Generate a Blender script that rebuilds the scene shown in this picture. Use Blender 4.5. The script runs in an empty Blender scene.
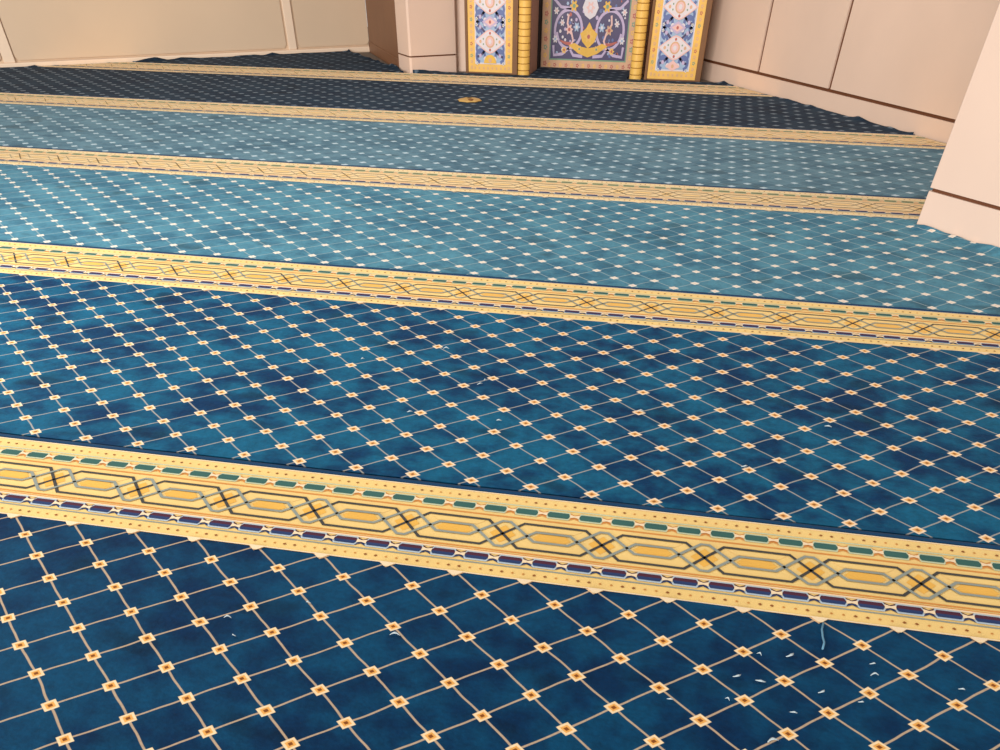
import bpy, bmesh, math, random
from mathutils import Vector, Matrix, noise as mnoise
random.seed(7)
S = bpy.context.scene
COL = S.collection
U = 0.13                      # metres per carpet lattice unit

# ------------------------------------------------------------------ helpers
def lin(c):
    out = []
    for x in c:
        x = x / 255.0
        out.append(x / 12.92 if x <= 0.04045 else ((x + 0.055) / 1.055) ** 2.4)
    return tuple(out) + (1.0,)

def mat(name, rgb, rough=0.6, var=0.06, scale=12.0, bump=0.0, bscale=200.0, spec=0.3, sheen=0.0, metal=0.0):
    m = bpy.data.materials.new(name); m.use_nodes = True
    nt = m.node_tree; N = nt.nodes; L = nt.links
    b = N['Principled BSDF']
    b.inputs['Roughness'].default_value = rough
    b.inputs['Specular IOR Level'].default_value = spec
    b.inputs['Metallic'].default_value = metal
    b.inputs['Sheen Weight'].default_value = sheen
    tc = N.new('ShaderNodeTexCoord')
    nz = N.new('ShaderNodeTexNoise'); nz.inputs['Scale'].default_value = scale; nz.inputs['Detail'].default_value = 5
    L.new(tc.outputs['Object'], nz.inputs['Vector'])
    mx = N.new('ShaderNodeMix'); mx.data_type = 'RGBA'
    c = lin(rgb)
    mx.inputs[6].default_value = tuple(min(1, x * (1 - var * 1.5)) for x in c[:3]) + (1,)
    mx.inputs[7].default_value = tuple(min(1, x * (1 + var * 1.5)) for x in c[:3]) + (1,)
    L.new(nz.outputs['Fac'], mx.inputs[0]); L.new(mx.outputs[2], b.inputs['Base Color'])
    if bump > 0:
        n2 = N.new('ShaderNodeTexNoise'); n2.inputs['Scale'].default_value = bscale
        L.new(tc.outputs['Object'], n2.inputs['Vector'])
        bp = N.new('ShaderNodeBump'); bp.inputs['Strength'].default_value = bump; bp.inputs['Distance'].default_value = 0.003
        L.new(n2.outputs['Fac'], bp.inputs['Height']); L.new(bp.outputs['Normal'], b.inputs['Normal'])
    return m

class MB:
    """collects polygons (lattice units) into one mesh object"""
    def __init__(self): self.v = []; self.f = []; self.mi = []; self.sm = []
    def poly(self, pts, m=0, smooth=False):
        i = len(self.v); self.v += [tuple(p) for p in pts]
        self.f.append(tuple(range(i, i + len(pts)))); self.mi.append(m); self.sm.append(smooth)
    def box(self, T, x0, x1, y0, y1, z0, z1, m=0):
        c = [T(x, y, z) for x in (x0, x1) for y in (y0, y1) for z in (z0, z1)]
        for q in ((0, 1, 3, 2), (4, 6, 7, 5), (0, 4, 5, 1), (2, 3, 7, 6), (0, 2, 6, 4), (1, 5, 7, 3)):
            self.poly([c[k] for k in q], m)
    def grid(self, rows, m=0, smooth=True, close=False):
        i = len(self.v); n = len(rows[0])
        for r in rows: self.v += [tuple(p) for p in r]
        for a in range(len(rows) - 1):
            for b in range(n if close else n - 1):
                c = (b + 1) % n
                self.f.append((i + a * n + b, i + a * n + c, i + (a + 1) * n + c, i + (a + 1) * n + b)); self.mi.append(m); self.sm.append(smooth)
    def build(self, name, mats, parent=None, origin=(0, 0, 0), bevel=0.0, merge=True, fix=True):
        me = bpy.data.meshes.new(name)
        ox, oy, oz = origin
        me.from_pydata([((x - ox) * U, (y - oy) * U, (z - oz) * U) for x, y, z in self.v], [], self.f)
        for m in (mats if isinstance(mats, (list, tuple)) else [mats]): me.materials.append(m)
        for p, mi, s in zip(me.polygons, self.mi, self.sm): p.material_index = mi; p.use_smooth = s
        if merge or fix:
            bm = bmesh.new(); bm.from_mesh(me)
            if merge: bmesh.ops.remove_doubles(bm, verts=bm.verts, dist=1e-6)
            if fix: bmesh.ops.recalc_face_normals(bm, faces=bm.faces)
            bm.to_mesh(me); bm.free()
        o = bpy.data.objects.new(name, me); COL.objects.link(o)
        if parent: o.parent = parent
        else: o.location = (ox * U, oy * U, oz * U)
        if bevel:
            b = o.modifiers.new('bevel', 'BEVEL'); b.width = bevel * U; b.segments = 2; b.limit_method = 'ANGLE'
        return o

def empty(name, loc, label, cat, group=None):
    o = bpy.data.objects.new(name, None); COL.objects.link(o)
    o.location = tuple(x * U for x in loc); o.empty_display_size = 0.1
    return tag(o, label, cat, group)
def tag(o, label, cat, group=None):
    o['label'] = label; o['category'] = cat
    if group: o['group'] = group
    return o
def struct(o, label=None, cat=None):
    o['kind'] = 'structure'
    if label: o['label'] = label
    if cat: o['category'] = cat
    return o

def wn(x, y=0.0, z=0.0): return mnoise.noise(Vector((x, y, z)))

# ------------------------------------------------------------------ camera
def make_camera():
    pitch, roll, yaw = Q_PITCH, Q_ROLL, Q_YAW
    cy, sy = math.cos(yaw), math.sin(yaw)
    f = Vector((sy * math.cos(pitch), cy * math.cos(pitch), -math.sin(pitch)))
    r = Vector((cy, -sy, 0)); u = r.cross(f)
    r2 = math.cos(roll) * r + math.sin(roll) * u; u2 = -math.sin(roll) * r + math.cos(roll) * u
    M = Matrix(((r2.x, u2.x, -f.x, 0), (r2.y, u2.y, -f.y, 0), (r2.z, u2.z, -f.z, (Q_H + 0.10) * U), (0, 0, 0, 1)))
    cd = bpy.data.cameras.new('camera'); cam = bpy.data.objects.new('camera', cd); COL.objects.link(cam)
    cam.matrix_world = M
    cd.sensor_width = 36; cd.sensor_fit = 'HORIZONTAL'; cd.lens = Q_F / 1000 * 36
    cd.shift_y = Q_CY / 1000
    cd.clip_start = 0.02
    S.camera = cam
Q_PITCH, Q_ROLL, Q_YAW, Q_F, Q_H, Q_CY = 0.905039, 0.010198, -0.197308, 699.873790, 5.819619, 425.375182
make_camera()

# ------------------------------------------------------------------ room lines (lattice units, measured on the floor)
LW_A, LW_B = (-39.67, 51.17), (-22.22, 64.61)
RW_A, RW_B = (1.03, 56.14), (9.93, 42.12)
CO_A, CO_B = (6.87, 28.74), (8.78, 26.42)
PI_A, PI_B = (-16.70, 55.30), (-14.20, 57.26)
def unit(a, b):
    d = math.hypot(b[0] - a[0], b[1] - a[1]); return ((b[0] - a[0]) / d, (b[1] - a[1]) / d)
def frame(a, d, side=1):
    """local (s along wall, t into the room, z up); side picks which normal is the room side"""
    n = (-d[1] * side, d[0] * side)
    return lambda s, t, z: (a[0] + d[0] * s + n[0] * t, a[1] + d[1] * s + n[1] * t, z)
dl = unit(LW_A, LW_B); TL = frame(LW_A, dl, -1)
dr = unit(RW_A, RW_B); TR = frame(RW_A, dr, -1)
dc = unit(CO_A, CO_B); TC = frame(CO_A, dc, -1)
dp = unit(PI_A, PI_B); TP = frame(PI_A, dp, -1)
WALL_H = 22.0
CT = 0.10                                # carpet thickness

# ------------------------------------------------------------------ materials
M_peach = mat('peach_cladding', (220, 191, 171), 0.45, 0.05, 3.0, 0.0)
M_pillar = mat('pillar_cladding', (220, 192, 174), 0.45, 0.04, 3.0)
M_cream = mat('cream_panel', (216, 190, 162), 0.45, 0.04, 2.5)
M_rail = mat('cream_rail', (240, 214, 188), 0.4, 0.03, 2.5)
M_joint = mat('brown_joint', (104, 62, 38), 0.5, 0.1, 8.0)
M_wood = mat('brown_wood', (124, 84, 58), 0.45, 0.12, 6.0)
M_floor = mat('concrete_floor', (120, 110, 100), 0.8, 0.1, 5.0)

# ------------------------------------------------------------------ carpets
def carpet_blue(name, dark, light, sheen, tint, warm, h, ncol, la, lcol):
    m = bpy.data.materials.new(name); m.use_nodes = True
    nt = m.node_tree; N = nt.nodes; L = nt.links
    b = N['Principled BSDF']
    def math_(op, a, c=None, clamp=False):
        n = N.new('ShaderNodeMath'); n.operation = op; n.use_clamp = clamp
        for i, x in enumerate((a, c)):
            if x is None: continue
            if isinstance(x, (int, float)): n.inputs[i].default_value = x
            else: L.new(x, n.inputs[i])
        return n.outputs[0]
    def mixc(f, a, c):
        n = N.new('ShaderNodeMix'); n.data_type = 'RGBA'
        L.new(f, n.inputs[0])
        for i, x in ((6, a), (7, c)):
            if isinstance(x, tuple): n.inputs[i].default_value = x
            else: L.new(x, n.inputs[i])
        return n.outputs[2]
    def ramp(x, lo, hi):            # smooth 0..1
        n = N.new('ShaderNodeMapRange'); n.interpolation_type = 'SMOOTHSTEP'
        L.new(x, n.inputs['Value']); n.inputs['From Min'].default_value = lo; n.inputs['From Max'].default_value = hi
        return n.outputs['Result']
    uv = N.new('ShaderNodeUVMap'); uv.uv_map = 'lattice'
    def noise(scale, detail=3, rough=0.55, vec=None):
        n = N.new('ShaderNodeTexNoise'); n.inputs['Scale'].default_value = scale; n.inputs['Detail'].default_value = detail
        n.inputs['Roughness'].default_value = rough
        L.new(vec if vec else uv.outputs['UV'], n.inputs['Vector']); return n
    wob = noise(1.1, 2)
    ws = N.new('ShaderNodeVectorMath'); ws.operation = 'MULTIPLY_ADD'
    sub = N.new('ShaderNodeVectorMath'); sub.operation = 'SUBTRACT'; sub.inputs[1].default_value = (0.5, 0.5, 0.5)
    L.new(wob.outputs['Color'], sub.inputs[0]); L.new(sub.outputs[0], ws.inputs[0]); ws.inputs[1].default_value = (0.09, 0.07, 0)
    L.new(uv.outputs['UV'], ws.inputs[2])
    sp = N.new('ShaderNodeSeparateXYZ'); L.new(ws.outputs[0], sp.inputs[0])
    a, c = sp.outputs[0], sp.outputs[1]
    def cell(x):
        fr = math_('FRACT', math_('ADD', x, 0.5)); return math_('ABSOLUTE', math_('SUBTRACT', fr, 0.5))
    fp = cell(math_('ADD', a, c)); fq = cell(math_('SUBTRACT', a, c))
    mn = math_('MINIMUM', fp, fq); mxx = math_('MAXIMUM', fp, fq)
    line = math_('SUBTRACT', 1.0, ramp(mn, 0.012, 0.029))
    line = math_('MULTIPLY', line, la)
    # node diamond pattern: cream rim, orange ring, brown heart
    node = math_('SUBTRACT', 1.0, ramp(mxx, h - 0.012, h + 0.004))
    ring = math_('SUBTRACT', 1.0, ramp(mxx, h * 0.50, h * 0.70))
    heart = math_('SUBTRACT', 1.0, ramp(mxx, h * 0.22, h * 0.36))
    # crushed pile patches
    n1 = noise(0.33, 5, 0.6); n2 = noise(1.3, 4, 0.62); n3 = noise(14.0, 2)
    pile = math_('ADD', math_('MULTIPLY', n1.outputs['Fac'], 0.55), math_('MULTIPLY', n2.outputs['Fac'], 0.45))
    pile = ramp(pile, 0.38, 0.60)
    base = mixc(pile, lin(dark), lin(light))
    spot = noise(0.62, 2, 0.5); sc = N.new('ShaderNodeMapping'); sc.inputs['Location'].default_value = (5.3, 2.1, 0); sc.inputs['Scale'].default_value = (1.0, 1.5, 1)
    L.new(uv.outputs['UV'], sc.inputs['Vector']); L.new(sc.outputs[0], spot.inputs['Vector'])
    base = mixc(math_('MULTIPLY', ramp(spot.outputs['Fac'], 0.60, 0.70), 0.5), base, lin(tuple(x * 0.55 for x in dark)))
    n4 = noise(4.5, 4, 0.65)
    fleck = math_('ADD', math_('ADD', math_('MULTIPLY', n3.outputs['Fac'], 0.5), math_('MULTIPLY', n4.outputs['Fac'], 0.9)), 0.30)
    hs = N.new('ShaderNodeHueSaturation'); L.new(base, hs.inputs['Color']); L.new(fleck, hs.inputs['Value']); base = hs.outputs[0]
    colr = mixc(line, base, lin(lcol))
    colr = mixc(node, colr, lin(ncol))
    colr = mixc(math_('MULTIPLY', ring, warm), colr, lin((242, 176, 92)))
    colr = mixc(math_('MULTIPLY', heart, warm), colr, lin((140, 78, 34)))
    L.new(colr, b.inputs['Base Color'])
    b.inputs['Roughness'].default_value = 0.85; b.inputs['Specular IOR Level'].default_value = 0.12
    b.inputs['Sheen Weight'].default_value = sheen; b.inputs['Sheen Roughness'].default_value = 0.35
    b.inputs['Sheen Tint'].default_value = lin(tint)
    bp = N.new('ShaderNodeBump'); bp.inputs['Strength'].default_value = 0.35; bp.inputs['Distance'].default_value = 0.004
    h = math_('ADD', math_('MULTIPLY', n2.outputs['Fac'], 1.5), math_('MULTIPLY', n3.outputs['Fac'], 0.6))
    L.new(h, bp.inputs['Height']); L.new(bp.outputs['Normal'], b.inputs['Normal'])
    return m

Y = dict(
    base=mat('border_yellow', (250, 209, 130), 0.85, 0.08, 9, 0.3, 500, 0.1, 0.12),
    sat=mat('border_gold', (242, 184, 78), 0.85, 0.1, 9, 0.3, 500, 0.1, 0.12),
    orange=mat('border_orange', (222, 146, 74), 0.85, 0.08, 9, 0.2, 500, 0.1),
    dark=mat('border_charcoal', (74, 74, 72), 0.85, 0.12, 9, 0.2, 500, 0.1),
    light=mat('border_sage', (148, 156, 148), 0.85, 0.1, 9, 0.2, 500, 0.1),
    green=mat('border_green', (62, 104, 98), 0.85, 0.14, 9, 0.2, 500, 0.1),
    mint=mat('border_mint', (204, 212, 178), 0.85, 0.06, 9, 0.2, 500, 0.1),
    maroon=mat('border_maroon', (84, 46, 62), 0.85, 0.1, 9, 0.2, 500, 0.1),
    navy=mat('border_navy', (48, 66, 108), 0.85, 0.1, 9, 0.2, 500, 0.1),
    pale=mat('border_pale_blue', (186, 202, 214), 0.85, 0.06, 9, 0.2, 500, 0.1),
    brown=mat('border_brown_dots', (150, 92, 46), 0.85, 0.1, 9, 0.2, 500, 0.1),
    tan=mat('border_tan_dots', (206, 142, 70), 0.85, 0.1, 9, 0.2, 500, 0.1),
    cream=mat('border_cream', (250, 224, 186), 0.85, 0.05, 9, 0.2, 500, 0.1),
)
YF = dict(base=mat('border_straw', (250, 216, 156), 0.85, 0.06, 9, 0.3, 500, 0.1, 0.2), sat=mat('border_pale_gold', (248, 204, 128), 0.85, 0.08, 9, 0.3, 500, 0.1, 0.2),  # farther borders: overbright, blurred look mixed into the yarn colours
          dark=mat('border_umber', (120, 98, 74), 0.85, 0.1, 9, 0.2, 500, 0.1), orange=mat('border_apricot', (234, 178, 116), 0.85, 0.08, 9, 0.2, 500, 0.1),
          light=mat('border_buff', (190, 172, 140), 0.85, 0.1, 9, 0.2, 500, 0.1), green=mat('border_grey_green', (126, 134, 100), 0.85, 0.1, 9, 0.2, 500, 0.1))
YK = list(Y.keys()); YM = [Y[k] for k in YK]; YI = {k: i for i, k in enumerate(YK)}

def clip_bm(bm, planes):
    for co, no in planes:
        bmesh.ops.bisect_plane(bm, geom=bm.verts[:] + bm.edges[:] + bm.faces[:], plane_co=(co[0], co[1], 0), plane_no=(no[0], no[1], 0), clear_outer=True, dist=1e-5)
def plane_from(T, t, inward=True):
    a = T(0, t, 0); b = T(0, t - 1, 0)
    return ((a[0], a[1]), (b[0] - a[0], b[1] - a[1]))       # outer = towards the wall
PL_LW = plane_from(TL, 0.10); PL_RW = plane_from(TR, 0.10); PL_CF = plane_from(TC, 0.06)
def fray(bm, planes, z0, amp=1.0):
    """the cut edge of the carpet rides up unevenly against wall and pillar"""
    for v in bm.verts:
        for co, no in planes:
            ln = math.hypot(*no); d = -((v.co.x - co[0]) * no[0] + (v.co.y - co[1]) * no[1]) / ln
            if d < 0.30 and v.co.z > 0.02:
                k = 1 - d / 0.30
                w = wn(v.co.x * 1.1, v.co.y * 1.1, 3.3)
                v.co.z += amp * k * (0.02 + 0.16 * max(0.0, w + 0.1))

def to_obj(bm, name, mats, parent, origin):
    for v in bm.verts: v.co = Vector(((v.co.x - origin[0]) * U, (v.co.y - origin[1]) * U, v.co.z * U))
    me = bpy.data.meshes.new(name); bm.to_mesh(me); bm.free()
    for m in mats: me.materials.append(m)
    o = bpy.data.objects.new(name, me); COL.objects.link(o); o.parent = parent
    return o

def field_part(parent, origin, pieces, su, u0, sv, v0, m):
    bm = bmesh.new(); uvl = bm.loops.layers.uv.new('lattice')
    for ua, ub, va, vb, planes in pieces:
        b2 = bmesh.new()
        nu = max(2, int((ub - ua) / 0.3)); nv = max(2, int((vb - va) / 0.3))
        vs = [[b2.verts.new((ua + (ub - ua) * i / nu, va + (vb - va) * j / nv, CT)) for i in range(nu + 1)] for j in range(nv + 1)]
        for j in range(nv):
            for i in range(nu): b2.faces.new((vs[j][i], vs[j][i + 1], vs[j + 1][i + 1], vs[j + 1][i]))
        clip_bm(b2, planes)
        for v in b2.verts: v.co.z += 0.012 * wn(v.co.x * 0.5, v.co.y * 0.6)
        fray(b2, planes, CT)
        # skirt down to the floor round the cut edge
        be = [e for e in b2.edges if e.is_boundary]
        r = bmesh.ops.extrude_edge_only(b2, edges=be)
        for v in [g for g in r['geom'] if isinstance(g, bmesh.types.BMVert)]: v.co.z = 0.005
        me = bpy.data.meshes.new('tmp'); b2.to_mesh(me); b2.free(); bm.from_mesh(me); bpy.data.meshes.remove(me)
    bmesh.ops.recalc_face_normals(bm, faces=bm.faces)
    for f in bm.faces:
        f.smooth = False
        for l in f.loops: l[uvl].uv = ((l.vert.co.x - u0) / su, (l.vert.co.y - v0) / sv)
    # normals up
    if sum(f.normal.z for f in bm.faces) < 0: bmesh.ops.reverse_faces(bm, faces=bm.faces)
    return to_obj(bm, 'field', [m], parent, origin)

def border_part(parent, origin, vt, vb, P, uc, ua, ub, planes, bumps, fine=1.0, far=False):
    """woven border band; vt far edge, vb near edge; P interlace period; uc one crossing"""
    w = vt - vb; k = w / 2.25; pu = P / 1.5
    V = lambda v: vb + (v - 8.395) * k                          # 8.395..10.645 are the measured rows of the nearest band
    mb = MB()
    z = CT
    n = max(4, int((ub - ua) / 0.5))
    for i in range(n):                                          # base cloth, bevelled lips
        x0 = ua + (ub - ua) * i / n; x1 = ua + (ub - ua) * (i + 1) / n
        mb.poly([(x0, vb, z), (x1, vb, z), (x1, vt, z), (x0, vt, z)], YI['base'])
        mb.poly([(x0, vt, z), (x1, vt, z), (x1, vt, 0.005), (x0, vt, 0.005)], YI['base'])
    def rect(x0, x1, v0, v1, m, l): zz = z + 0.004 * l; mb.poly([(x0, V(v0), zz), (x1, V(v0), zz), (x1, V(v1), zz), (x0, V(v1), zz)], YI[m])
    def P2(pts, m, l): zz = z + 0.004 * l; mb.poly([(x, V(v), zz) for x, v in pts], YI[m])
    def stripe(v0, v1, m, l):
        for i in range(n):
            rect(ua + (ub - ua) * i / n, ua + (ub - ua) * (i + 1) / n, v0, v1, m, l)
    def stroke(pts, wd, m, l):
        off = []; wd = wd * fine
        for i, (x, v) in enumerate(pts):
            d0 = pts[max(0, i - 1)]; d1 = pts[min(len(pts) - 1, i + 1)]
            def nrm(a, b):
                dx, dy = (b[0] - a[0]) * pu, b[1] - a[1]; q = math.hypot(dx, dy) or 1; return (-dy / q, dx / q)
            na = nrm(d0, (x, v)) if i > 0 else nrm((x, v), d1); nb = nrm((x, v), d1) if i < len(pts) - 1 else na
            mx_, my_ = na[0] + nb[0], na[1] + nb[1]; q = mx_ * mx_ + my_ * my_
            mx_, my_ = 2 * mx_ / q, 2 * my_ / q
            off.append((mx_ * wd / 2 , my_ * wd / 2))
        for i in range(len(pts) - 1):
            a, b = pts[i], pts[i + 1]; oa, ob = off[i], off[i + 1]
            zz = z + 0.004 * l
            mb.poly([(X0 + a[0] * pu + oa[0], V(a[1] + oa[1]), zz), (X0 + a[0] * pu - oa[0], V(a[1] - oa[1]), zz),
                     (X0 + b[0] * pu - ob[0], V(b[1] - ob[1]), zz), (X0 + b[0] * pu + ob[0], V(b[1] + ob[1]), zz)], YI[m])
    stripe(10.335, 10.365, 'mint', 1); stripe(9.965, 10.0, 'orange', 1)
    stripe(9.035, 9.065, 'orange', 1); stripe(8.985, 9.005, 'orange', 1); stripe(8.945, 8.985, 'cream', 1); stripe(8.66, 8.69, 'light', 1)
    stripe(10.615, 10.645, 'cream', 1); stripe(8.395, 8.42, 'cream', 1)
    k0 = math.floor((ua - uc) / P) - 1; k1 = math.ceil((ub - uc) / P) + 1
    for kk in range(k0, k1):
        X0 = uc + kk * P
        C = lambda pts, m, l: P2([(X0 + x * pu, v) for x, v in pts], m, l)
        # gold fills
        C([(0.46, 9.50), (0.56, 9.61), (0.94, 9.61), (1.04, 9.50), (0.94, 9.39), (0.56, 9.39)], 'sat', 1)
        C([(-0.2, 9.5), (0, 9.74), (0.2, 9.5), (0, 9.26)], 'sat', 1)
        C([(0.32, 9.80), (0.44, 9.68), (1.06, 9.68), (1.18, 9.80)], 'base', 1)
        # strands
        for s in (1, -1):
            f = lambda v: 9.5 + s * (v - 9.5)
            stroke([(-0.75, f(9.84)), (-0.28, f(9.84)), (0.28, f(9.16)), (0.75, f(9.16))], 0.05, 'dark', 2)
            stroke([(-0.75, f(9.37)), (-0.49, f(9.37)), (-0.06, f(9.84)), (0.06, f(9.84)), (0.49, f(9.37)), (0.75, f(9.37))], 0.05, 'light', 3)
    # chains
    pc = P / 3
    for vc, c1, c2, rim, shift in ((10.18, 'green', 'green', 'mint', 0.25), (8.835, 'maroon', 'navy', 'pale', 0.25)):
        h = 0.075 * (0.4 + 0.6 * fine)
        j0 = math.floor((ua - uc) / pc) - 1; j1 = math.ceil((ub - uc) / pc) + 1
        for j in range(j0, j1):
            X0 = uc + j * pc + pc * 0.5
            def D(pts, m, l): P2([(X0 + x * pu, v) for x, v in pts], m, l)
            L_ = 0.155
            D([(-L_ - .05, vc), (-L_ - .01, vc + h + .035), (L_ + .01, vc + h + .035), (L_ + .05, vc), (L_ + .01, vc - h - .035), (-L_ - .01, vc - h - .035)], rim, 2)
            D([(-L_ - .025, vc), (-L_ + .005, vc + h), (L_ - .005, vc + h), (L_ + .025, vc)], c1, 3)
            D([(-L_ + .005, vc - h), (-L_ - .025, vc), (L_ + .025, vc), (L_ - .005, vc - h)], c2, 3)
            D([(L_ + .01, vc + h + .03), (L_ + .05, vc + .02), (0.5 - L_ - .05, vc + .02), (0.5 - L_ - .01, vc + h + .03), (0.25, vc + .05)], 'orange' if c1 == 'green' else c1, 2)
            D([(L_ + .01, vc - h - .03), (0.25, vc - .05), (0.5 - L_ - .01, vc - h - .03), (0.5 - L_ - .05, vc - .02), (L_ + .05, vc - .02)], 'orange' if c1 == 'green' else c2, 2)
            D([(L_ + .02, vc + .05), (0.25, vc + .02), (.5 - L_ - .02, vc + .05), (.5 - L_ - .02, vc - .05), (.25, vc - .02), (L_ + .02, vc - .05)], 'cream', 4)
    # dots
    pd = 0.156 * pu
    for vc, mm in ((10.48, ('tan', 'tan', 'brown', 'brown')), (8.535, ('brown', 'brown', 'tan', 'tan'))):
        j0 = int(ua / pd); j1 = int(ub / pd)
        for j in range(j0, j1 + 1):
            X0 = j * pd; r = 0.03 * pu; rr = 0.026
            m_ = mm[j % 4]; q = 1.0 if m_ == 'brown' else 0.8
            P2([(X0 - r * q, vc), (X0, vc + rr * q), (X0 + r * q, vc), (X0, vc - rr * q)], m_, 2)
    # half diamonds that merge into the field
    su, ub0 = bumps
    j0 = math.floor((ua - ub0) / su); j1 = math.ceil((ub - ub0) / su)
    for j in range(j0, j1):
        X0 = ub0 + j * su
        zz = z + 0.016
        mb.poly([(X0 - 0.13 * su, vb + .01, zz), (X0 - .03, vb - 0.10 * k, zz), (X0 + .03, vb - 0.10 * k, zz), (X0 + 0.13 * su, vb + .01, zz)], YI['cream'])
    bm = bmesh.new()
    me = bpy.data.meshes.new('tmp'); me.from_pydata(mb.v, [], mb.f)
    for p, i in zip(me.polygons, mb.mi): p.material_index = i
    bm.from_mesh(me); bpy.data.meshes.remove(me)
    # trim pattern to the band's own length, then to the walls
    clip_bm(bm, [((ua, 0), (-1, 0)), ((ub, 0), (1, 0))] + planes)
    for f in bm.faces:
        if f.normal.z < -0.01: f.normal_flip()
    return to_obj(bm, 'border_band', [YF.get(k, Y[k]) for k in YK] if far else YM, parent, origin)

def binding_part(parent, origin, ua, ub, v, planes, m):
    """rolled, overcast near edge of a carpet roll, lying against the next border"""
    bm = bmesh.new(); n = int((ub - ua) / 0.3); K = 10
    rows = []
    for i in range(n + 1):
        x = ua + (ub - ua) * i / n
        ry = 0.062; rz = 0.046 + 0.006 * wn(x * 0.8, 5.0)
        cy = v + 0.085 + 0.015 * wn(x * 0.35, v)
        row = []
        for j in range(K):
            a = 2 * math.pi * j / K
            row.append(bm.verts.new((x, cy + ry * math.cos(a), 0.005 + rz * 0.98 + 0.02 + rz * math.sin(a))))
        rows.append(row)
    for i in range(n):
        for j in range(K):
            f = bm.faces.new((rows[i][j], rows[i + 1][j], rows[i + 1][(j + 1) % K], rows[i][(j + 1) % K])); f.smooth = True
    clip_bm(bm, planes)
    bmesh.ops.recalc_face_normals(bm, faces=bm.faces)
    return to_obj(bm, 'edge_binding', [m], parent, origin)

# per roll: (border far edge, border near edge, border period, crossing u, lattice su, u phase, previous border far edge)
def roll(label, vnear, vb, vt, P, uc, su, uphase, ua, ub, m, fpieces, bplanes, bind_planes, bind=True, border=True, fspan=None, fine=1.0, far=False):
    org = ((ua + ub) / 2, (vnear + (vt if vt else vnear + 3)) / 2, 0)
    root = empty('prayer_carpet', org, label, 'carpet', 'rolls of prayer carpet laid side by side')
    vend = vb
    sv = (vb - (vnear + 0.31)) / 17.0 * 2 if fspan is None else fspan
    f = field_part(root, org, fpieces, su, uphase, sv, vnear + 0.31, m)
    if border: border_part(root, org, vt, vb, P, uc, ua, ub, bplanes, (su, uphase + (0.5 * su)), fine, far)
    if bind: binding_part(root, org, ua, ub, vnear, bind_planes, m_bind)
    return root
m_bind = mat('binding_blue', (18, 56, 88), 0.85, 0.1, 20, 0.3, 300, 0.1, 0.05)

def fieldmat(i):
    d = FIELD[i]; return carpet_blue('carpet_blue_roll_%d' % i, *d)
FIELD = [  # each roll's pile sheen is mixed into its base blues
    # darker pile blue, lighter pile blue, sheen, sheen tint, warmth of the star hearts, star size, star colour, line strength, line colour
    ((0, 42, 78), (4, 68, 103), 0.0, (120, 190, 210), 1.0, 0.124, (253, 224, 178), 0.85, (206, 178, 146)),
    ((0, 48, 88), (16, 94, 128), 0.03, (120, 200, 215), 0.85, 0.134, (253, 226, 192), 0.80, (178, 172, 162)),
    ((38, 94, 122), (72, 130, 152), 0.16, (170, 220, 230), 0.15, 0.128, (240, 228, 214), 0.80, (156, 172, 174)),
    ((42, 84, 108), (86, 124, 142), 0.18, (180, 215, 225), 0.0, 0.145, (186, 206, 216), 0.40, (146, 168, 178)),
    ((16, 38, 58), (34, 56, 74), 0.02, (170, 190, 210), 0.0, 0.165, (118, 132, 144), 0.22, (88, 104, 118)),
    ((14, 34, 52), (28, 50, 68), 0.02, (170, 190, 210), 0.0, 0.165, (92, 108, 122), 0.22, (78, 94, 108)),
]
UA, UB = -46.0, 16.0
both = [PL_LW, PL_RW]
# column: side face plane (seen edge-on from the camera)
cs_n = (-dc[0], -dc[1])                                       # pointing away from the face run
PL_CE = ((CO_A[0] + dc[0] * 4.86, CO_A[1] + dc[1] * 4.86), (-dc[0], -dc[1]))   # outer = over the column, beyond its far end
PL_CR = (PL_CF[0], (-PL_CF[1][0], -PL_CF[1][1]))
PL_CS = ((CO_A[0] - dc[0] * 0.06, CO_A[1] - dc[1] * 0.06), (dc[0], dc[1]))   # outer = over the column

roll('nearest deep blue carpet roll in the foreground, with the largest ornate gold border', 0.37, 8.395, 10.635, 1.5, 1.1, 1.0, 0.138, -26, 16,
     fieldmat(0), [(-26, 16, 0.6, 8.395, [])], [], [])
roll('second carpet roll from the front, deep blue, just behind the largest gold border', 10.635, 18.60, 21.0, 1.533, -5.02, 1.0, 0.273, -32, 16,
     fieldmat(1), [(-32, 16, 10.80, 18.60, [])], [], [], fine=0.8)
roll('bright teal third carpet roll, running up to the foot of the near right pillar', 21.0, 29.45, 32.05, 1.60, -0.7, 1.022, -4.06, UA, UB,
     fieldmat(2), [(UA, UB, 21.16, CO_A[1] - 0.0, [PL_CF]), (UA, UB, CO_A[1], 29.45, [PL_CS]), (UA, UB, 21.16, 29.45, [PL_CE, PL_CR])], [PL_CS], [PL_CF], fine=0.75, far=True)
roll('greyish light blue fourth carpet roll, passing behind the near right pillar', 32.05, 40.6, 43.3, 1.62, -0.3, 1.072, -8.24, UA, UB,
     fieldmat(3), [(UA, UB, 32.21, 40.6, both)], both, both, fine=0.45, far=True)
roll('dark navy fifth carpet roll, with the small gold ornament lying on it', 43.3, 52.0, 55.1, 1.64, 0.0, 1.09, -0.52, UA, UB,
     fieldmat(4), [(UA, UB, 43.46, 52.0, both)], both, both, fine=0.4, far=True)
bp0 = TP(0, -1.78, 0); bd = unit((bp0[0], bp0[1]), LW_B)
TB = frame(LW_B, (-bd[0], -bd[1]), -1)                        # brown partition, from the left wall forward to the pillar
PL_BR = plane_from(TB, 0.10); PL_PF = plane_from(TP, 0.06)
PL_PL = ((PI_A[0] - dp[0] * 0.08, PI_A[1] - dp[1] * 0.08), (dp[0], dp[1]))
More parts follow.
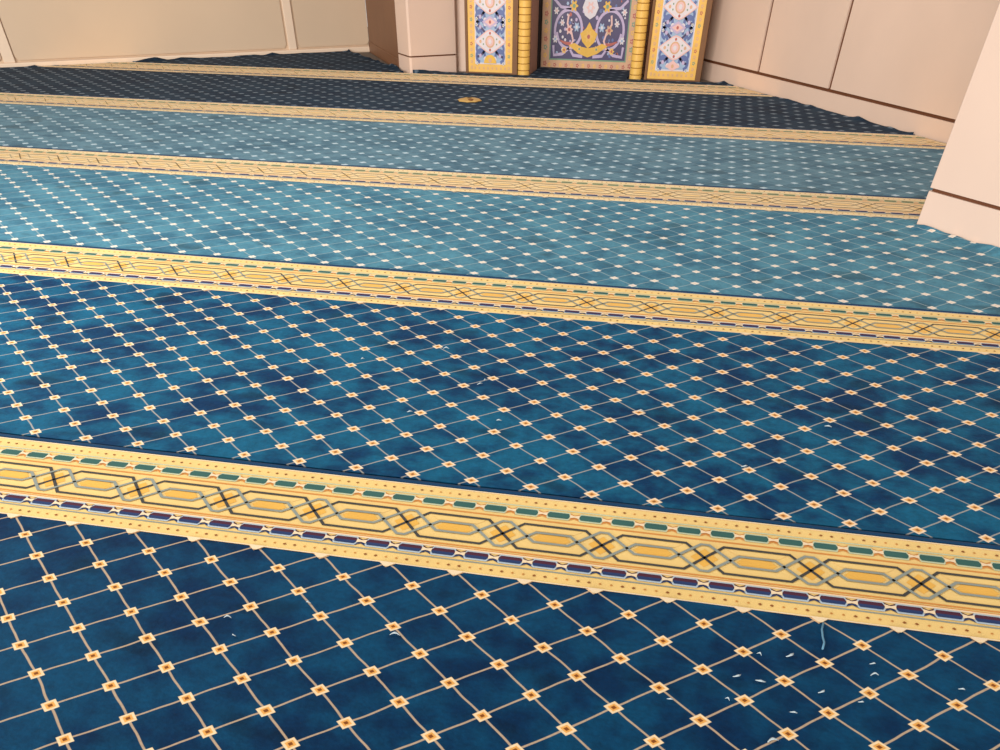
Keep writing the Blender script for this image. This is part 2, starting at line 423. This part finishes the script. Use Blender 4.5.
roll('farthest dark navy carpet roll, mostly hidden, reaching into the mihrab niche', 55.1, 55.3, None, 1.5, 0, 1.1, 0.1, UA, UB,
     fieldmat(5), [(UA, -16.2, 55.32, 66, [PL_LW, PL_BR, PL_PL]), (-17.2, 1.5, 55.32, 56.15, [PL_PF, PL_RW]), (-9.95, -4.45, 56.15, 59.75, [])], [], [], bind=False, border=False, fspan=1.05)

# ------------------------------------------------------------------ floor and walls
fl = MB(); fl.box(lambda x, y, z: (x, y, z), -60, 40, -8, 80, -0.4, 0.0)
struct(fl.build('floor', M_floor))

w = MB(); w.box(TL, -40, 22.02, -1.2, -0.16, 0, WALL_H, 0)      # backing, seen in the grooves
pan = [(-33.4, -17.2), (-16.6, -0.05), (0.55, 16.55), (17.2, 22.02)]
def rrect(s0, s1, z0, z1, r, n=5):
    pts = []
    for cx, cz, a0 in ((s1 - r, z0 + r, -90), (s1 - r, z1 - r, 0), (s0 + r, z1 - r, 90), (s0 + r, z0 + r, 180)):
        for k in range(n + 1):
            a = math.radians(a0 + 90 * k / n); pts.append((cx + r * math.cos(a), cz + r * math.sin(a)))
    return pts
for s0, s1 in pan:                                              # flat infill panels with rounded corners and a bead groove round them
    p = rrect(s0 + .06, s1 - .06 if s1 < 22 else s1, 0.36, WALL_H - .5, 0.22)
    w.poly([TL(s, -0.06, z) for s, z in p], 0)
    for i in range(len(p)):
        a, b = p[i], p[(i + 1) % len(p)]
        w.poly([TL(a[0], -0.06, a[1]), TL(b[0], -0.06, b[1]), TL(b[0], -0.17, b[1]), TL(a[0], -0.17, a[1])], 0)
    # bead frame
struct(w.build('wall_left', [M_cream]))
t = MB()
for a, b in ((-34.2, -33.4), (-17.2, -16.6), (-0.05, 0.55), (16.62, 17.14)): t.box(TL, a, b, -0.2, 0.0, 0.27, WALL_H)
struct(t.build('trim_1', M_rail, bevel=0.03))
t = MB(); t.box(TL, -40, 22.02, -0.2, 0.06, 0, 0.27)
struct(t.build('baseboard_left', M_rail, bevel=0.05))

# brown partition between left wall and pillar
blen = math.hypot(LW_B[0] - bp0[0], LW_B[1] - bp0[1])
b = MB(); b.box(TB, 0.0, blen - 0.02, -0.6, 0, 0, WALL_H)
struct(b.build('wall_left_return', M_wood))
b = MB(); b.box(TB, 0.0, blen - 0.02, 0, 0.05, 0, 0.5)
struct(b.build('baseboard_left_return', M_wood, bevel=0.02))

# right wall
JZ0, JZ1 = 0.69, 0.80
w = MB(); w.box(TR, -3.6, 62, -1.2, -0.08, 0, WALL_H, 1)
js = [-3.6, 2.75, 8.66] + [20.4 + 8.2 * i for i in range(5)] + [62]
for a, c in zip(js[:-1], js[1:]):
    w.box(TR, a + 0.10, c - 0.10, -0.1, 0, JZ1, WALL_H, 0)
struct(w.build('wall_right', [M_peach, M_joint]))
w = MB(); w.box(TR, -3.6, 62, -0.1, 0, 0, JZ0)
struct(w.build('baseboard_right', M_peach))

# far wall behind the mihrab
w = MB(); idt = lambda x, y, z: (x, y, z)
w.box(idt, -14.6, -10.9, 57.6, 58.6, 0, WALL_H); w.box(idt, -3.6, 1.2, 59.3, 60.3, 0, WALL_H); w.box(idt, -10.9, -3.6, 60.2, 61, 0, WALL_H)
struct(w.build('wall_far', M_peach))

# ------------------------------------------------------------------ pillars
def pillar(label, T, length, depth, z0, z1, ch):
    """clad pillar on T: front face along s=0..length at t=0, body behind"""
    o = T(length / 2, -depth / 2, 0)
    root = empty('pillar', o, label, 'pillar')
    def foot(g):
        return [(ch + g, -g), (length - ch - g, -g), (length - g, -ch - g), (length - g, -depth + g), (g, -depth + g), (g, -ch - g)]
    def prism(name, za, zb, g, m):
        mb = MB(); f = foot(g)
        mb.poly([T(s, t_, zb) for s, t_ in f]); mb.poly([T(s, t_, za) for s, t_ in f[::-1]])
        for i in range(len(f)):
            p, q2 = f[i], f[(i + 1) % len(f)]
            mb.poly([T(p[0], p[1], za), T(q2[0], q2[1], za), T(q2[0], q2[1], zb), T(p[0], p[1], zb)])
        return mb.build(name, m, root, o)
    prism('skirting', 0, z0, 0.0, M_pillar); prism('joint_strip', z0, z1, 0.06, M_joint); prism('shaft', z1, WALL_H, 0.0, M_pillar)
pillar('peach clad pillar left of the mihrab, with a brown joint line near its foot', TP, 2.95, 1.78, 0.69, 0.75, 0.1)
pillar('large peach clad pillar cut off by the right edge, standing on the teal carpet', TC, 4.8, 4.2, 0.90, 0.98, 0.04)

# ------------------------------------------------------------------ mihrab
MC = dict(
    yellow=mat('tile_yellow', (228, 178, 78), 0.35, 0.12, 14), white=mat('tile_white', (212, 203, 208), 0.3, 0.05, 14),
    blue=mat('tile_blue', (82, 98, 152), 0.3, 0.15, 14), sky=mat('tile_light_blue', (150, 172, 200), 0.3, 0.1, 14),
    indigo=mat('tile_indigo', (58, 44, 90), 0.3, 0.15, 14), lilac=mat('tile_lilac', (184, 164, 196), 0.3, 0.08, 14),
    pink=mat('tile_pink', (222, 178, 172), 0.3, 0.08, 14), salmon=mat('tile_salmon', (206, 160, 124), 0.35, 0.12, 14),
    red=mat('tile_red', (176, 84, 70), 0.35, 0.1, 14), green=mat('tile_green', (112, 146, 116), 0.35, 0.1, 14),
    gold=mat('tile_gold', (222, 172, 52), 0.35, 0.12, 14))
MK = list(MC); MM = [MC[k] for k in MK]; MI = {k: i for i, k in enumerate(MK)}
mih = empty('mihrab', (-7.2, 57.0, 0), 'tiled mihrab niche with yellow brick columns and floral side panels at the far corner', 'mihrab')
MO = (-7.2, 57.0, 0)

class Plane:
    """draws inlaid shapes on a vertical tile face at depth v (facing the room, -v)"""
    def __init__(self, v): self.v = v; self.mb = MB()
    def P(self, x, z, l): return (x, self.v - 0.006 * l, z)
    def poly(self, pts, m, l): self.mb.poly([self.P(x, z, l) for x, z in pts], MI[m])
    def rect(self, x0, x1, z0, z1, m, l): self.poly([(x0, z0), (x1, z0), (x1, z1), (x0, z1)], m, l)
    def disc(self, x, z, r, m, l, n=12, rz=None): self.poly([(x + r * math.cos(2 * math.pi * i / n), z + (rz or r) * math.sin(2 * math.pi * i / n)) for i in range(n)], m, l)
    def flower(self, x, z, r, petal, heart, l, n=6):
        pts = []
        for i in range(n * 6):
            a = 2 * math.pi * i / (n * 6); q = r * (0.78 + 0.22 * math.cos(n * a)); pts.append((x + q * math.cos(a), z + q * math.sin(a)))
        self.poly(pts, petal, l); self.disc(x, z, r * 0.35, heart, l + 1, 8)
    def stroke(self, pts, w0, m, l, w1=None):
        w1 = w0 if w1 is None else w1; n = len(pts); prev = None
        for i, (x, z) in enumerate(pts):
            a = pts[max(0, i - 1)]; b = pts[min(n - 1, i + 1)]; dx, dz = b[0] - a[0], b[1] - a[1]; q = math.hypot(dx, dz) or 1
            wd = (w0 + (w1 - w0) * i / (n - 1)) / 2; o = (-dz / q * wd, dx / q * wd)
            cur = ((x + o[0], z + o[1]), (x - o[0], z - o[1]))
            if prev: self.poly([prev[0], prev[1], cur[1], cur[0]], m, l)
            prev = cur
    def build(self, name, parent): return self.mb.build(name, MM, parent, MO, merge=False, fix=False)
def arc(cx, cz, r, a0, a1, n=18, rx=1.0, dr=0.0): return [(cx + rx * (r + dr * i / n) * math.cos(math.radians(a0 + (a1 - a0) * i / n)), cz + (r + dr * i / n) * math.sin(math.radians(a0 + (a1 - a0) * i / n))) for i in range(n + 1)]
def slab(name, x0, x1, y0, y1, z0, z1, m, parent, bevel=0.0):
    mb = MB(); mb.box(idt, x0, x1, y0, y1, z0, z1); return mb.build(name, m, parent, MO, bevel=bevel)
M_frame = mat('mihrab_brown_frame', (118, 78, 42), 0.5, 0.12, 9)
PH = 7.0
def side_panel(x0, x1, low, key):
    v = 56.5
    root = slab('side_panel', x0, x1, v, v + 0.4, 0.12, PH, MC['yellow'], mih)
    p = Plane(v); cx = (x0 + x1) / 2; hw = (x1 - x0) / 2
    # yellow frame strewn with small flowers
    for s in (-1, 1):
        z = 0.3; i = 0
        while z < PH - .2:
            p.flower(cx + s * (hw - 0.2), z, 0.085, ('salmon', 'red', 'green')[i % 3] if i % 2 == 0 else 'salmon', 'yellow', 1, 5); z += 0.23; i += 1
    x = x0 + .4
    while x < x1 - .3: p.flower(x, 0.28, 0.07, 'salmon', 'gold', 1, 5); x += 0.25
    p.rect(x0 + .40, x1 - .40, .44, PH - .3, 'white', 1)
    p.rect(x0 + .46, x1 - .46, .50, PH - .36, 'sky', 2)
    def centre(zc):
        # pointed medallion
        def lens(a, b, m, l):
            pts = [(-a, 0), (-a * .55, -b * .52), (-a * .2, -b * .9), (0, -b), (a * .2, -b * .9), (a * .55, -b * .52), (a, 0), (a * .55, b * .52), (a * .2, b * .9), (0, b), (-a * .2, b * .9), (-a * .55, b * .52)]
            p.poly([(cx + q[0], zc + q[1]) for q in pts], m, l)
        lens(.92, .47, 'pink', 7); lens(.84, .41, 'white', 8)
        p.disc(cx, zc, .27, 'salmon', 9, 16, .24); p.disc(cx, zc, .20, 'pink', 10, 14, .18); p.disc(cx, zc, .10, 'white', 11, 10)
        for s in (-1, 1):
            p.disc(cx + s * .55, zc, .07, 'salmon', 9, 8); p.disc(cx, zc + s * .32, .06, 'red', 9, 8); p.disc(cx + s * .38, zc + .1, .04, 'green', 9, 6); p.disc(cx + s * .38, zc - .1, .04, 'green', 9, 6)
    def scrolls(zc, fl):
        for s in (-1, 1):
            p.stroke([(cx + s * .12, zc - fl * .36), (cx + s * .3, zc - fl * .2), (cx + s * .52, zc - fl * .02), (cx + s * .74, zc + fl * .05)], .10, 'indigo', 4)
            p.stroke(arc(cx + s * .55, zc + fl * .02, .24, 200 if s > 0 else -20, -80 if s > 0 else 260, 14), .13, 'blue', 4)
            p.stroke(arc(cx + s * .62, zc - fl * .28, .16, 90, 90 + s * 250 * fl, 12), .12, 'blue', 5)
            p.disc(cx + s * .28, zc + fl * .12, .10, 'white', 5, 8); p.disc(cx + s * .56, zc, .08, 'lilac', 6, 8)
            p.flower(cx + s * .76, zc + fl * .3, .08, 'white', 'green', 5, 5)
    z = 1.32
    while z < PH - .4:
        centre(z); scrolls(z + .55, 1); scrolls(z - .55, -1)
        # half medallion between
        zc = z + .74
        p.poly([(cx - .45, zc), (cx, zc - .24), (cx + .45, zc), (cx, zc + .24)], 'lilac', 7); p.poly([(cx - .3, zc), (cx, zc - .15), (cx + .3, zc), (cx, zc + .15)], 'pink', 8); p.disc(cx, zc, .07, 'red', 9, 6)
        z += 1.48
    if low == 'gold':
        p.poly([(cx + .36 * math.cos(math.radians(a)), .48 + .34 * math.sin(math.radians(a))) for a in range(0, 181, 15)], 'gold', 7); p.disc(cx, .60, .1, 'salmon', 8, 8)
    else:
        p.poly([(cx - .4, .62), (cx, .44), (cx + .4, .62), (cx, .86)], 'pink', 7); p.disc(cx, .63, .08, 'salmon', 8, 8)
    o = p.build('tile_inlay', root)
    fr = slab('wood_frame', x0 - .16, x0, v - .05, v + .5, 0, PH, M_frame, root, 0.02); fr = slab('wood_frame', x1, x1 + .30, v - .05, v + .5, 0, PH, M_frame, root, 0.02)
    slab('plinth', x0, x1, v - .02, v + .45, 0, 0.12, M_frame, root)
side_panel(-13.58, -11.02, 'gold', 0); side_panel(-3.34, -0.69, 'pink', 1)

# round brick columns
M_brick = mat('yellow_glazed_brick', (232, 186, 96), 0.4, 0.1, 10)
M_mortar = mat('brick_joint', (160, 108, 50), 0.7, 0.1, 10)
def column(cx):
    mb = MB(); cyv = 56.55; K = 28; z = 0; h = 0.265; j = .024; R0 = .335
    def ring(r, z): return [(cx + r * math.cos(2 * math.pi * i / K), cyv + r * math.sin(2 * math.pi * i / K), z) for i in range(K)]
    while z < PH:
        mb.grid([ring(R0 - .014, z), ring(R0, z + .012), ring(R0, z + h - j - .012), ring(R0 - .014, z + h - j)], 0, False, True)
        mb.grid([ring(R0 - .014, z + h - j), ring(R0 - .03, z + h - j * .5), ring(R0 - .014, z + h)], 1, False, True)
        z += h
    mb.poly(ring(R0 - .014, z)[::-1], 0); mb.poly(ring(R0 - .014, 0), 0)
    mb.build('brick_column', [M_brick, M_mortar], mih, MO)
column(-10.36); column(-3.98)

# niche: jambs, dark strip painted as the gap's shade and recessed tile panel
slab('niche_jamb', -10.75, -10.05, 56.9, 59.9, 0, PH, mat('jamb_plaster', (176, 138, 120), 0.6, 0.08, 8), mih)
slab('niche_jamb', -4.35, -3.7, 56.9, 59.9, 0, PH, bpy.data.materials['jamb_plaster'], mih)
slab('niche_gap_shade', -10.05, -9.98, 59.2, 59.9, 0, PH, mat('gap_shade_dark', (30, 28, 30), 0.8, 0.1, 8), mih)
def niche():
    v = 59.8; x0, x1 = -9.92, -4.4
    root = slab('niche_panel', x0, x1, v, v + .3, 0.02, PH, MC['salmon'], mih)
    p = Plane(v); cx = (x0 + x1) / 2
    # flowered frame
    for x in (x0 + .24, x1 - .24):
        z = .25; i = 0
        while z < PH: p.flower(x, z, .12, ('red', 'yellow', 'green')[i % 3], 'salmon', 1, 5); z += .33; i += 1
    x = x0 + .5; i = 0
    while x < x1 - .4: p.flower(x, .2, .10, ('yellow', 'red')[i % 2], 'salmon', 1, 5); x += .34; i += 1
    p.rect(x0 + .48, x1 - .48, .40, PH - .3, 'green', 1); p.rect(x0 + .55, x1 - .55, .46, PH - .36, 'indigo', 2)
    rnd = random.Random(3)
    for zb in (0.0, 2.9):
        for s in (-1, 1):
            c = (cx + s * 1.18, 1.62 + zb)
            p.stroke(arc(c[0], c[1], .82, 90 - s * 110, 90 + s * 262, 30, 1.0, -.12), .13, 'lilac', 4)
            p.stroke([(c[0] - s * .1, c[1] - .75), (c[0] - s * .28, c[1] - .4), (c[0] - s * .16, c[1] - .1), (c[0] + s * .1, c[1] + .25), (c[0] + s * .05, c[1] + .6)], .10, 'pink', 5)
            p.flower(c[0] - s * .02, c[1] + .02, .22, 'salmon' if s > 0 else 'pink', 'red', 6); p.flower(c[0] - s * .45, c[1] + .12, .2, 'sky', 'white', 6); p.flower(c[0] + s * .40, c[1] + .28, .15, 'white', 'pink', 6)
            p.stroke([(cx + s * .3, .58 + zb), (cx + s * .85, .62 + zb), (cx + s * 1.1, .9 + zb), (cx + s * 1.5, .66 + zb), (cx + s * 2.0, .6 + zb), (cx + s * 2.05, 1.0 + zb)], .13, 'lilac', 4)
            p.flower(cx + s * 1.4, .82 + zb, .16, 'yellow', 'red', 6); p.flower(cx + s * 1.95, 1.25 + zb, .17, 'white', 'sky', 6); p.flower(cx + s * 1.95, 2.35 + zb, .16, 'white', 'pink', 6)
            p.stroke([(cx + s * .9, 1.05 + zb), (cx + s * 1.35, 1.1 + zb), (cx + s * 1.7, 1.2 + zb)], .16, 'red', 4, .06)
            p.flower(cx + s * .95, 2.55 + zb, .24, 'gold', 'green', 6)
            p.stroke([(cx + s * 1.1, 2.45 + zb), (cx + s * 1.7, 2.5 + zb), (cx + s * 2.1, 2.8 + zb)], .12, 'lilac', 4)
            for _ in range(34): p.disc(cx + s * rnd.uniform(.3, 2.05), rnd.uniform(.6, 2.85) + zb, rnd.uniform(.04, .09), rnd.choice(['sky', 'blue', 'lilac', 'blue', 'white', 'red']), 3, 6)
            # lotus wings
            p.poly([(cx, .55 + zb), (cx + s * .55, .70 + zb), (cx + s * 1.15, 1.02 + zb), (cx + s * .8, 1.12 + zb), (cx + s * .45, .98 + zb), (cx, .92 + zb)], 'gold', 7)
            p.flower(cx + s * .5, .88 + zb, .15, 'yellow', 'green', 8)
        p.poly([(cx, 1.95 + zb), (cx - .2, 1.68 + zb), (cx - .5, 1.5 + zb), (cx - .36, 1.18 + zb), (cx, .9 + zb), (cx + .36, 1.18 + zb), (cx + .5, 1.5 + zb), (cx + .2, 1.68 + zb)], 'gold', 8)
        p.flower(cx, 1.38 + zb, .26, 'yellow', 'red', 9)
        p.poly([(cx, 2.05 + zb), (cx - .3, 2.2 + zb), (cx - .46, 2.5 + zb), (cx - .3, 2.85 + zb), (cx + .3, 2.85 + zb), (cx + .46, 2.5 + zb), (cx + .3, 2.2 + zb)], 'white', 8); p.flower(cx, 2.5 + zb, .25, 'pink', 'white', 9)
    p.build('tile_inlay', root)
niche()

# ------------------------------------------------------------------ small things on the carpet
def gold_ornament():
    o = (-11.25, 46.9, CT + 0.015)
    root = empty('ornament', o, 'small gold ornament with a brown heart lying flat on the dark navy carpet', 'ornament')
    K = 28; mb = MB(); rows = []
    for r, z in ((.56, 0.0), (.56, .02), (.46, .05), (.28, .085), (.14, .09)):
        rows.append([(o[0] + r * (1 + .09 * math.cos(8 * 2 * math.pi * i / K)) * math.cos(2 * math.pi * i / K), o[1] + r * (1 + .09 * math.cos(8 * 2 * math.pi * i / K)) * math.sin(2 * math.pi * i / K), o[2] + z) for i in range(K)])
    mb.grid(rows, 0, True, True); mb.poly(rows[0][::-1])
    mb.build('body', mat('ornament_gold', (196, 156, 88), 0.45, 0.15, 18), root, o)
    mb = MB(); rows = []
    for r, z in ((.15, .05), (.13, .085), (.05, .095)):
        rows.append([(o[0] + .12 + r * math.cos(2 * math.pi * i / 14), o[1] - .30 + r * math.sin(2 * math.pi * i / 14), o[2] + z) for i in range(14)])
    mb.grid(rows, 0, True, True); mb.poly(rows[-1])
    mb.build('heart', mat('ornament_brown', (120, 72, 30), 0.5, 0.1, 18), root, o)
gold_ornament()

M_lint = mat('white_lint', (176, 188, 192), 0.9, 0.05, 50)
LINT = [(2.23, 7.51, 0.74, 1.07), (1.84, 7.46, -0.52, 0.55), (1.57, 6.97, 0.57, 0.94), (3.23, 7.56, 0.34, 0.68), (3.22, 7.37, 0.25, 0.86), (3.01, 6.81, 0.21, 0.6), (2.21, 6.46, 0.0, 0.74), (1.95, 5.97, 0.41, 1.1), (2.57, 6.9, 0.73, 0.83), (4.23, 7.3, 0.02, 0.66), (1.45, 6.54, -0.55, 0.52), (0.78, 6.38, 0.05, 0.69), (1.84, 6.93, -0.07, 1.04), (-5.04, 6.74, 0.14, 0.84), (-4.8, 6.39, -0.27, 0.51), (-4.12, 7.25, -0.14, 0.58), (-2.78, 6.87, 0.11, 1.1), (-6.07, 15.31, 0.34, 0.61), (-3.41, 14.63, 0.65, 0.98), (-0.21, 14.12, 0.43, 1.04), (1.7, 12.36, 0.47, 0.97), (3.2, 14.21, -0.1, 1.09), (-3.36, 14.83, 0.75, 0.6), (-4.41, 13.13, 0.46, 0.93), (-2.72, 13.14, 0.05, 0.82), (-4.52, 16.26, 0.09, 1.05)]
def lint():
    src = {}
    for k, (u, v, a, ln) in enumerate(LINT):
        if k % 3 not in src:
            mb = MB(); rnd = random.Random(k)
            n = 7; rows = []
            bend = rnd.uniform(-.5, .5)
            for i in range(n):
                t_ = i / (n - 1) - .5; wd = .022 * (1 - abs(t_) * 1.5) + .004
                c = (t_ * .16, bend * t_ * t_ * .3, .012 + .012 * math.cos(t_ * 5))
                rows.append([(c[0], c[1] + wd * math.cos(q), c[2] + .5 * wd * math.sin(q)) for q in (0, 1.57, 3.14, 4.71)])
            mb.grid(rows, 0, True, True); mb.poly(rows[0]); mb.poly(rows[-1][::-1])
            o = mb.build('lint_speck', M_lint); src[k % 3] = o
        else:
            o = src[k % 3].copy(); COL.objects.link(o)
        o.location = (u * U, v * U, (CT + .014) * U); o.rotation_euler = (0, 0, a); o.scale = (ln * .75, ln * .75, 1)
        tag(o, 'tiny white speck of lint lying on the deep blue carpet in the foreground', 'lint', 'specks of lint on the front carpets')
lint()
def thread():
    mb = MB(); pts = [(2.68, 8.28), (2.65, 8.13), (2.65, 7.98), (2.66, 7.86), (2.63, 7.73)]
    rows = []
    for i, (x, y) in enumerate(pts):
        r = .014
        rows.append([(x + r * math.cos(q), y, CT + .02 + r * math.sin(q)) for q in [2 * math.pi * j / 6 for j in range(6)]])
    mb.grid(rows, 0, True, True); mb.poly(rows[0]); mb.poly(rows[-1][::-1])
    o = mb.build('thread', mat('pale_thread', (96, 140, 164), 0.9, 0.05, 50), None, (pts[0][0], pts[0][1], CT + .006))
    tag(o, 'short pale thread hanging down from the foreground border onto the nearest carpet', 'thread')
thread()

# ------------------------------------------------------------------ light
W = bpy.data.worlds.new('world'); S.world = W; W.use_nodes = True
bg = W.node_tree.nodes['Background']; bg.inputs[0].default_value = (1.0, 0.975, 0.95, 1); bg.inputs[1].default_value = 0.56
def area(name, u, v, z, sx, sy, power, target, col=(1, .96, .91)):
    l = bpy.data.lights.new(name, 'AREA'); l.shape = 'RECTANGLE'; l.size = sx * U; l.size_y = sy * U; l.energy = power; l.color = col
    o = bpy.data.objects.new(name, l); COL.objects.link(o); o.location = (u * U, v * U, z * U)
    d = Vector(target) - Vector((u, v, z)); o.rotation_euler = d.to_track_quat('-Z', 'Y').to_euler()
    return o
# overhead fill and large frontal fill added to brighten borders and walls
for u, v, e in [(-14, 27, 16), (-18, 44, 6), (-4, 46, 5)]:
    area('overhead_fill', u, v, 21, 5, 5, e, (u, v, 0))
area('side_lamp', -24, 14, 15, 5, 5, 50, (-14, 14, 0))
area('front_fill', -34, -86, 17, 80, 30, 2350, (-10, 50, 5))

vs = S.view_settings
S.display_settings.display_device = 'sRGB'
vs.view_transform = 'Standard'; vs.look = 'None'; vs.gamma = 1; vs.exposure = 0.0; vs.use_curve_mapping = False
